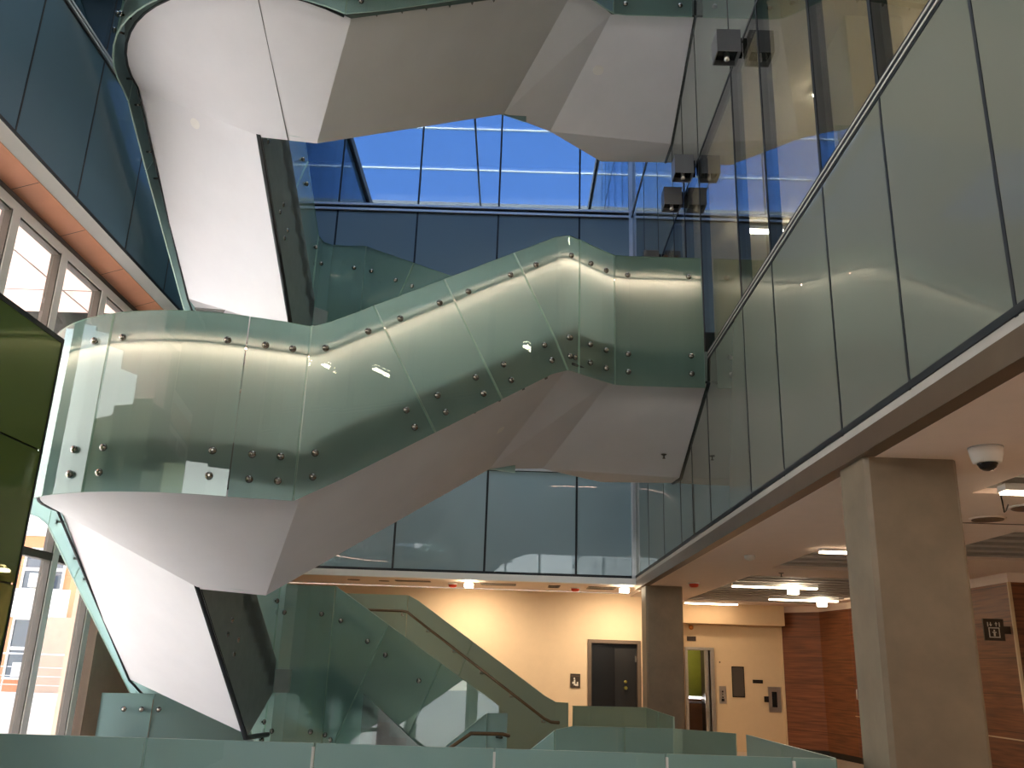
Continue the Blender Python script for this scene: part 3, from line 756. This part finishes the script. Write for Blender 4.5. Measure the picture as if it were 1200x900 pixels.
def grille(label, x0, x1, y0, y1, n=5):
    t = thing('air_grille', label, 'air vent', ((x0+x1)/2, (y0+y1)/2, 3.13), 'ceiling air grilles')
    w, d = (x1-x0)/2, (y1-y0)/2
    f = MB(); f.box(-w,w,-d,-d+0.02,-0.012,0); f.box(-w,w,d-0.02,d,-0.012,0); f.box(-w,-w+0.02,-d,d,-0.012,0); f.box(w-0.02,w,-d,d,-0.012,0)
    obj('frame', f, M['bronze_fascia'], t)
    s = MB()
    for q in range(n): s.box(-w+0.02, w-0.02, -d+0.03+q*(2*d-0.05)/n, -d+0.045+q*(2*d-0.05)/n, -0.008, 0)
    obj('louvre', s, M['slat'], t); obj('backing', MB().box(-w+0.02,w-0.02,-d+0.02,d-0.02,-0.003,-0.001), M['grille'], t)
grille('long slot air grille on the back ceiling above the glass stair', -2.3, -1.6, 17.75, 17.95, 2)
grille('wide grey air grille beside the first spotlight on the back ceiling', -0.62, 0.08, 17.75, 18.15)
grille('small square dark air grille in the middle of the back ceiling', 0.72, 0.95, 17.8, 18.3, 3)
grille('pair of slots on the back ceiling left of the doorway spotlight', 1.5, 2.05, 17.75, 18.3, 2)
disc('recessed_speaker', 'round beige disc on the back ceiling, leftmost above the stair', 'speaker', -3.15, 18.0, 3.13, [(0.12,-0.01),(0.13,0.0)], [M['bronze_fascia'], M['ceiling']])
disc('recessed_speaker', 'round beige disc on the back ceiling between two air slots', 'speaker', -2.55, 18.05, 3.13, [(0.10,-0.01),(0.11,0.0)], [M['bronze_fascia'], M['ceiling']])
def sprinkler(label, x, y, z):
    t = thing('sprinkler', label, 'sprinkler', (x, y, z), 'fire sprinklers')
    obj('escutcheon', MB().lathe([(0.03,-0.01),(0.04,0.0)], (0,0,0), 14), M['dark_frame'], t)
    obj('sprinkler_head', MB().lathe([(0.022,-0.06),(0.024,-0.055),(0.008,-0.05),(0.008,-0.01)], (0,0,0), 12), M['dark_frame'], t)
sprinkler('small sprinkler under the slatted ceiling left of the pillar', 4.02, 13.5, ZC)
sprinkler('small dark sprinkler under the glass landing by the right wall', 2.02, 11.85, 4.42)

# security camera
t = thing('dome_camera', 'white dome security camera on the ceiling right of the large pillar', 'camera', (3.05, 5.62, ZC))
obj('mount_plate', MB().lathe([(0.105,-0.008),(0.107,0.0)], (0,0,0), 28), M['slat'], t)
obj('housing', MB().lathe([(0.072,-0.105),(0.085,-0.10),(0.10,-0.05),(0.104,-0.008)], (0,0,0), 28), M['white'], t)
obj('dome', MB().lathe([(0.004,-0.155),(0.028,-0.15),(0.05,-0.135),(0.062,-0.112),(0.064,-0.10)], (0,0,0), 24), pbr('smoked_dome', S(26,22,20), 0.05, noise=0.05), t)

# downlights on the soffits
def soffit_light(label, p, n):
    t = thing('recessed_downlight', label, 'downlight', p)
    t.rotation_euler = Vector(n).to_track_quat('Z', 'Y').to_euler()
    obj('rim', MB().lathe([(0.075,0.012),(0.085,0.006),(0.09,-0.004)], (0,0,0), 20), M['white'], t)
    obj('lens', MB().lathe([(0.045,0.010),(0.072,0.016)], (0,0,0), 20), M['white'], t)
LIGHTS = []   # placed after the camera is known to the soffit planes (see below)

# cube fixtures on the right curtain wall
for nm, y, z, lb in (('a', 8.05, 8.03, 'grey cube light on the right glass wall, nearest to the viewer'),
                     ('b', 10.62, 8.08, 'grey cube light on the right glass wall, second along from the viewer'),
                     ('c', 11.5, 8.09, 'grey cube light on the right glass wall, warm lit third along'),
                     ('d', 13.55, 8.08, 'grey cube light on the right glass wall, furthest, half hidden by the landing guard')):
    t = thing('cube_light', lb, 'wall light', (2.17, y+0.13, z), 'cube lights on the glass wall')
    s = MB(); s.box(-0.13,0.13,-0.13,-0.12,-0.02,0.26); s.box(-0.13,0.13,0.12,0.13,-0.02,0.26); s.box(-0.13,-0.12,-0.12,0.12,-0.02,0.26); s.box(0.12,0.13,-0.12,0.12,-0.02,0.26); s.box(-0.12,0.12,-0.12,0.12,0.24,0.26)
    obj('housing', s, M['cube'], t)
    obj('baffle', MB().box(-0.118,0.118,-0.118,0.118,0.05,0.06), M['black'], t)
    obj('bracket', MB().box(0.13,0.17,-0.02,0.02,0.0,0.24), M['black'], t)
    obj('lamp_head', MB().lathe([(0.012,-0.05),(0.03,-0.04),(0.025,0.05)], (0,0,0), 10), M['steel'], t)
# room furniture glimpsed behind the right glass, plus deep lamps added to brighten it
for x, y, lb in ((3.65, 8.1, 'cream column inside the room behind the upper right glass wall'), (3.65, 5.4, 'second cream column behind the right glass wall, nearer the top edge of the view')):
    t = tag(obj('interior_column', MB().prism([(-0.3,-0.3),(0.3,-0.3),(0.3,0.3),(-0.3,0.3)], 5.25, 8.3), M['room'], None, (x, y, 0)), lb, 'column')
for i, (x, y, lb) in enumerate(((3.4, 9.0, 'glowing linear lamp inside the room behind the right glass wall, nearer one'), (3.4, 12.5, 'glowing linear lamp inside the room behind the right glass wall, further one'), (5.6, 3.0, 'added linear fill lamp deep inside the upper right room, nearest to the viewer'), (5.6, 6.5, 'added linear fill lamp deep inside the upper right room, second from the viewer'), (5.6, 11.0, 'added linear fill lamp deep inside the upper right room, third from the viewer'))):
    t = thing('linear_light', lb, 'ceiling light', (x, y, 8.2 if x < 5 else 7.35), 'linear lamps in the upper room')
    if x > 5: obj('top_diffuser', MB().box(0.01, 1.19, -0.05, 0.05, 0.06, 0.075), M['lamp_room'], t); obj('hanger', MB().box(0.59,0.61,-0.01,0.01,0.075,0.95), M['white_metal'], t)  # uplight of the added deep lamps, brightens the room ceiling
    obj('housing', MB().box(0, 1.2, -0.06, 0.06, 0.01, 0.06), M['white_metal'], t); obj('diffuser', MB().box(0.01, 1.19, -0.05, 0.05, -0.02, 0.01), M['lamp_room'], t)
# open door edge on the level two landing
t = thing('glass_door', 'bronze framed glass door standing ajar above the glass landing', 'door', (2.26, 12.75, 5.5))
f = MB(); f.box(-0.03,0.03,-0.03,0.03,0,2.35); f.box(-0.03,0.03,0.85,0.91,0,2.35); f.box(-0.03,0.03,0.03,0.85,2.27,2.35); f.box(-0.03,0.03,0.03,0.85,0,0.1)
obj('frame', f, M['bronze_fascia'], t); obj('pane', MB().box(-0.006,0.006,0.03,0.85,0.1,2.27), M['clear'], t)
t.rotation_euler = (0, 0, math.radians(14))

# ------------------------------------------------------------------ signs and wall fittings
def plate(name, label, cat, loc, w, h, mats, yaw=0):
    t = thing(name, label, cat, loc); t.rotation_euler = (0, 0, yaw)
    obj('plate', MB().box(-w/2, w/2, -0.012, 0, -h/2, h/2), mats, t); return t
t = plate('stair_sign', 'brown pictogram plate on the beige wall left of the dark doorway', 'sign', (1.345, 18.99, 1.35), 0.20, 0.27, M['sign'])
g = MB(); g.box(-0.03,0.0,-0.016,-0.012,-0.09,0.02); g.box(-0.035,-0.005,-0.016,-0.012,0.03,0.06); g.box(0.0,0.035,-0.016,-0.012,-0.10,-0.06); g.box(0.03,0.06,-0.016,-0.012,-0.10,-0.02); g.box(-0.06,-0.03,-0.016,-0.012,-0.06,-0.02)
obj('pictogram', g, M['sign_white'], t)
g = MB(); g.box(-0.085,0.085,-0.015,-0.012,0.085,0.10); obj('strip', g, M['bronze_fascia'], t)
# lift pictogram blade sign by the walnut wall
t = thing('lift_sign', 'dark square lift pictogram sign projecting from the walnut wall at the right edge', 'sign', (6.62, 12.6, 2.28))
obj('plate', MB().box(-0.14,0.14,-0.012,0.012,-0.145,0.145), M['sign'], t)
obj('bracket', MB().box(0.14,0.24,-0.008,0.008,-0.05,0.05), M['sign'], t)
g = MB()
def bar(x0,x1,z0,z1): g.box(x0,x1,-0.016,-0.012,z0,z1)
bar(-0.075,0.075,-0.105,-0.093); bar(-0.075,0.075,0.018,0.030); bar(-0.075,-0.063,-0.093,0.018); bar(0.063,0.075,-0.093,0.018)     # cab
bar(-0.012,0.012,-0.085,-0.035); bar(-0.028,0.028,-0.040,-0.028); bar(-0.010,0.010,-0.022,0.0)                                      # figure
bar(-0.045,-0.035,0.045,0.10); bar(0.030,0.040,0.045,0.10)                                                                          # arrow stems
for s, bz, tz in ((-0.04, 0.07, 0.045), (0.035, 0.075, 0.105)):
    g.face([(s-0.022,-0.016,bz),(s+0.022,-0.016,bz),(s,-0.016,tz)] if tz > bz else [(s+0.022,-0.016,bz),(s-0.022,-0.016,bz),(s,-0.016,tz)])
bar(-0.085,-0.073,0.04,0.10); bar(0.073,0.085,0.04,0.10)
obj('pictogram', g, M['sign_white'], t)
plate('room_sign', 'small brown plate above the lift doorway beside the back pillar', 'sign', (4.02, 20.485, 2.30), 0.20, 0.10, M['sign'])
t = thing('alarm_bell', 'small orange bell under the bulkhead near the back pillar', 'bell', (4.02, 20.49, 2.54))
obj('bell', MB().lathe([(0.05,0),(0.05,-0.03),(0.03,-0.06)], (0,0,0), 14, axis='y'), pbr('amber', S(200,120,40), 0.4, noise=0.05), t)
# lift
lf = struct('door_2', MB().box(EX0-0.06, EX0, 20.44, 20.72, 0, EZ+0.06), M['steel'])
f = MB(); f.box(EX1, EX1+0.08, 20.44, 20.72, 0, EZ+0.06); f.box(EX0, EX1, 20.44, 20.72, EZ, EZ+0.06); obj('door_frame', f, M['steel'], lf)
obj('door_leaf', MB().box(EX1-0.10, EX1, 20.62, 20.66, 0, EZ), M['steel'], lf)
c = MB(); c.box(EX0-0.5, EX1+0.1, 22.0, 22.05, 1.05, 2.3); obj('cab_panel', c, M['green_panel'], lf)
c = MB(); c.box(EX0-0.5, EX1+0.1, 22.0, 22.05, 0, 1.0); obj('cab_lower_panel', c, M['brown_panel'], lf)
c = MB(); c.box(EX0-0.6, EX0-0.5, 20.72, 22.05, 0, 2.3); c.box(EX1+0.1, EX1+0.2, 20.72, 22.05, 0, 2.3); c.box(EX0-0.6, EX1+0.2, 20.72, 22.1, 2.3, 2.35); c.box(EX0-0.6, EX1+0.2, 20.72, 22.1, -0.05, 0.0); obj('cab_wall', c, M['dark_frame'], lf)
obj('cab_rail', MB().tube([(EX0-0.45,21.92,0.92),(EX1+0.08,21.92,0.92)], 0.02, 8), M['steel'], lf)
obj('cab_lamp', MB().box(EX0, EX1-0.1, 21.2, 21.5, 2.27, 2.29), M['lamp'], lf)
t = plate('call_panel', 'steel lift call panel with buttons on the cream wall', 'call panel', (4.67, 20.495, 1.14), 0.15, 0.36, M['steel'])
g = MB()
for q, zz in enumerate((0.07, 0.01, -0.05)): g.lathe([(0.018,-0.012),(0.015,-0.02)], (0,0,zz), 12, axis='y')
g.box(-0.03,0.03,-0.014,-0.012,-0.13,-0.08); obj('button', g, M['black'], t)
t = plate('hall_lantern', 'tiny pale plate with a dark dot above the lift call panel', 'indicator', (4.63, 20.495, 1.82), 0.07, 0.16, M['cream_wall'])
obj('dot', MB().lathe([(0.015,-0.012),(0.012,-0.018)], (0,0,0.0), 10, axis='y'), M['black'], t)
t = plate('notice_board', 'tall dark framed board on the cream wall right of the lift', 'board', (5.02, 20.495, 1.42), 0.27, 0.64, M['black'])
obj('sheet', MB().box(-0.12,0.12,-0.016,-0.012,-0.30,0.30), M['dark_frame'], t)
t = plate('name_plate', 'small black plate beside the dark board on the cream wall', 'sign', (5.45, 20.495, 1.44), 0.22, 0.07, M['black'])
obj('strip', MB().box(-0.09,0.09,-0.015,-0.012,-0.006,0.006), M['sign'], t)
t = plate('intercom_panel', 'grey recessed steel box at the end of the cream wall by the walnut', 'wall box', (5.80, 20.495, 1.08), 0.27, 0.52, M['steel'])
g = MB(); g.box(-0.06,0.05,-0.022,-0.012,-0.16,0.16); obj('slot', g, M['black'], t)
obj('socket_box', MB().box(-0.23,-0.135,-0.03,0.0,-0.06,0.06), M['black'], t)
def pull(label, y):
    t = thing('door_pull', label, 'handle', (6.85, y, 1.28), 'pulls on the walnut wall')
    obj('grip', MB().tube([(0,0,0.09),(-0.04,0,0.09),(-0.045,0,-0.09),(0,0,-0.09)], 0.014, 8), M['white_metal'], t)
pull('small pale pull handle on the walnut wall, further from the pillar', 18.35)
pull('small pale pull handle on the walnut wall, closer to the pillar', 17.75)

# ------------------------------------------------------------------ outdoors on the left
mb = MB().box(-60, 60, -80, 90, -0.75, -0.45)
tag(struct('ground_outside', mb, M['pave']), kind='structure')
b = thing('neighbour_building', 'orange brick building with white bands seen through the left windows', 'building', (-15,26,0))
mb = MB().box(-8, 2.35, 0, 3, -0.45, 9.0); obj('wall', mb, M['brick'], b)
mb = MB()
for z0, z1 in ((2.46,3.25),(4.75,5.5),(7.0,9.2)): mb.box(-8.05, 2.4, -0.12, 0.0, z0, z1)
obj('white_band', mb, M['ext_white'], b)
for zi, (z0, z1) in enumerate(((0.85,2.40),(3.27,4.35),(5.55,6.9))):
    for xi in range(4):
        x0 = 1.0-2.1*xi; w = obj('window', MB().box(x0, x0+1.1, -0.02, 0.0, z0, z1), M['ext_glass'], b)
        f = MB(); f.box(x0-0.06,x0,-0.06,0,z0,z1); f.box(x0+1.1,x0+1.16,-0.06,0,z0,z1); f.box(x0-0.06,x0+1.16,-0.06,0,z0-0.06,z0); f.box(x0-0.06,x0+1.16,-0.06,0,z1,z1+0.06); f.box(x0,x0+1.1,-0.05,0,(z0+z1)/2-0.05,(z0+z1)/2+0.04)
        obj('window_frame', f, M['ext_white'], w)
        ac = MB(); ac.box(x0+0.3,x0+0.85,-0.3,0.0,z0+0.02,z0+0.4); obj('air_conditioner', ac, M['ext_white'], w)
t = tag(obj('annex_wing', MB().box(-12.52, -6.5, 24.6, 27.5, -0.45, 2.45), M['taupe']), 'taupe low wing beside the brick building, partly hidden by the stair', 'building')
t = thing('terrace_wall', 'pale terrace wall with thin railing outside the left windows', 'wall', (-12,22,0))
obj('parapet', MB().box(-9, 6, 0, 0.4, -0.45, 0.62), M['ext_white'], t)
g = MB(); g.tube([(-9,0.2,1.5),(6,0.2,1.5)], 0.02, 6)
for q in range(11): g.tube([(-9+1.5*q,0.2,0.6),(-9+1.5*q,0.2,1.5)], 0.015, 6)
for zz in (0.8,1.0,1.2): g.tube([(-9,0.2,zz),(6,0.2,zz)], 0.008, 6)
obj('railing', g, M['white_metal'], t)
t = tag(obj('low_wall', MB().box(-14, -6.5, 17.8, 18.1, -0.45, 0.55), M['pave']), 'low beige outdoor wall at the foot of the left windows', 'wall')
t = tag(obj('bike_hoop', MB().tube([(-9.95,15.5,-0.45)]+[(-9.65+0.3*math.cos(a), 15.5, 0.75+0.3*math.sin(a)) for a in [PI-PI*i/10 for i in range(11)]]+[(-9.35,15.5,-0.45)], 0.025, 8), M['black']), 'dark bent bicycle hoop outside the lower left window', 'bicycle rack')

# ------------------------------------------------------------------ soffit fittings
def on_plane(label, a, b, c, u, v):
    a, b, c = Vector(a), Vector(b), Vector(c)
    n = (b-a).cross(c-a).normalized()
    if n.z > 0: n = -n
    p = a+(b-a)*u+(c-a)*v
    soffit_light(label, tuple(p+n*0.0), n)
soffs = [((-2.02,8.33,3.07),(0.60,9.82,5.0),(-0.02,12.28,4.22))]
on_plane('round recessed downlight in the sloping soffit of the lower staircase', (0.60,9.93,5.0), (-2.02,8.33,3.07), (-0.34,11.52,4.07), 0.16, 0.42)
on_plane('round recessed downlight high in the grey soffit of the upper staircase', (1.16,10.41,10.47), (2.33,12.42,9.67), (0.38,12.2,9.69), 0.12, 0.32)
on_plane('round recessed downlight in the bright soffit of the upper left flight', (-5.0,9.75,8.52), (-3.26,9.52,7.76), (-5.02,12.38,6.72), 0.45, 0.06)

# ------------------------------------------------------------------ world and light
wd = bpy.data.worlds.new('sky'); SC.world = wd; wd.use_nodes = True
nt = wd.node_tree; nt.nodes.clear()
out = nt.nodes.new('ShaderNodeOutputWorld'); bg = nt.nodes.new('ShaderNodeBackground')
tc = nt.nodes.new('ShaderNodeTexCoord'); sp = nt.nodes.new('ShaderNodeSeparateXYZ'); nt.links.new(tc.outputs['Generated'], sp.inputs[0])
ramp = nt.nodes.new('ShaderNodeValToRGB'); ramp.color_ramp.interpolation = 'EASE'
el = ramp.color_ramp.elements
el[0].position = 0.0; el[0].color = (1.0, 0.93, 0.84, 1)
el[1].position = 1.0; el[1].color = (0.52, 0.58, 0.66, 1)
e = el.new(0.22); e.color = (0.80, 0.79, 0.78, 1)
e = el.new(0.42); e.color = (0.075, 0.145, 0.32, 1)
e = el.new(0.62); e.color = (0.06, 0.125, 0.29, 1)
nt.links.new(sp.outputs[2], ramp.inputs[0])
bg.inputs[1].default_value = 10.5
nt.links.new(ramp.outputs[0], bg.inputs[0]); nt.links.new(bg.outputs[0], out.inputs[0])
sl = bpy.data.lights.new('sun', 'SUN'); sl.energy = 36.0; sl.color = (1.0, 0.985, 0.97); sl.angle = math.radians(0.6)
so = bpy.data.objects.new('sun', sl); COL.objects.link(so); so.rotation_euler = Vector((-0.30, 0.75, 0.60)).to_track_quat('Z', 'Y').to_euler()
def portal(name, loc, rot, sx, sy):
    l = bpy.data.lights.new(name, 'AREA'); l.shape = 'RECTANGLE'; l.size = sx; l.size_y = sy; l.cycles.is_portal = True
    o = bpy.data.objects.new(name, l); COL.objects.link(o); o.location = loc; o.rotation_euler = rot; return o
portal('portal_skylight', ((SX0+SX1)/2, (SY0+SY1)/2, 17.22), (0,0,0), SX1-SX0, SY1-SY0)
portal('portal_front', (1.5, FY, 6.4), (PI/2,0,0), 15.4, 3.2)
portal('portal_left', (XG+0.1, -1.4, 3.4), (PI/2,0,-PI/2), 29.2, 6.6)

# ------------------------------------------------------------------ camera
F = 1040.0
cam = bpy.data.cameras.new('camera'); cam.sensor_width = 36; cam.lens = F/1200*36; cam.clip_end = 400
co = bpy.data.objects.new('camera', cam); COL.objects.link(co)
Yc = Vector((597-600, 780-450, F)).normalized(); rr = math.radians(1.79)
Zc = Vector((math.sin(rr), -math.cos(rr), 0)); Zc = (Zc-Yc*Zc.dot(Yc)).normalized(); Xc = Yc.cross(Zc)
R = Matrix((Xc, Yc, Zc))            # world = R @ (right, down, forward)
right, down, fwd = R.col[0], R.col[1], R.col[2]
mw = Matrix.Identity(4)
for i in range(3): mw[i][0] = right[i]; mw[i][1] = -down[i]; mw[i][2] = -fwd[i]
mw[0][3], mw[1][3], mw[2][3] = 0.0, 0.0, 1.6
co.matrix_world = mw
SC.camera = co

vs = SC.view_settings
vs.view_transform = 'Standard'; vs.look = 'None'; vs.gamma = 1.0; vs.use_curve_mapping = False
vs.exposure = 0.12
cy = SC.cycles
cy.max_bounces = 10; cy.diffuse_bounces = 5; cy.glossy_bounces = 5; cy.transmission_bounces = 8; cy.transparent_max_bounces = 24
cy.caustics_reflective = False; cy.caustics_refractive = False
cy.sample_clamp_indirect = 6.0
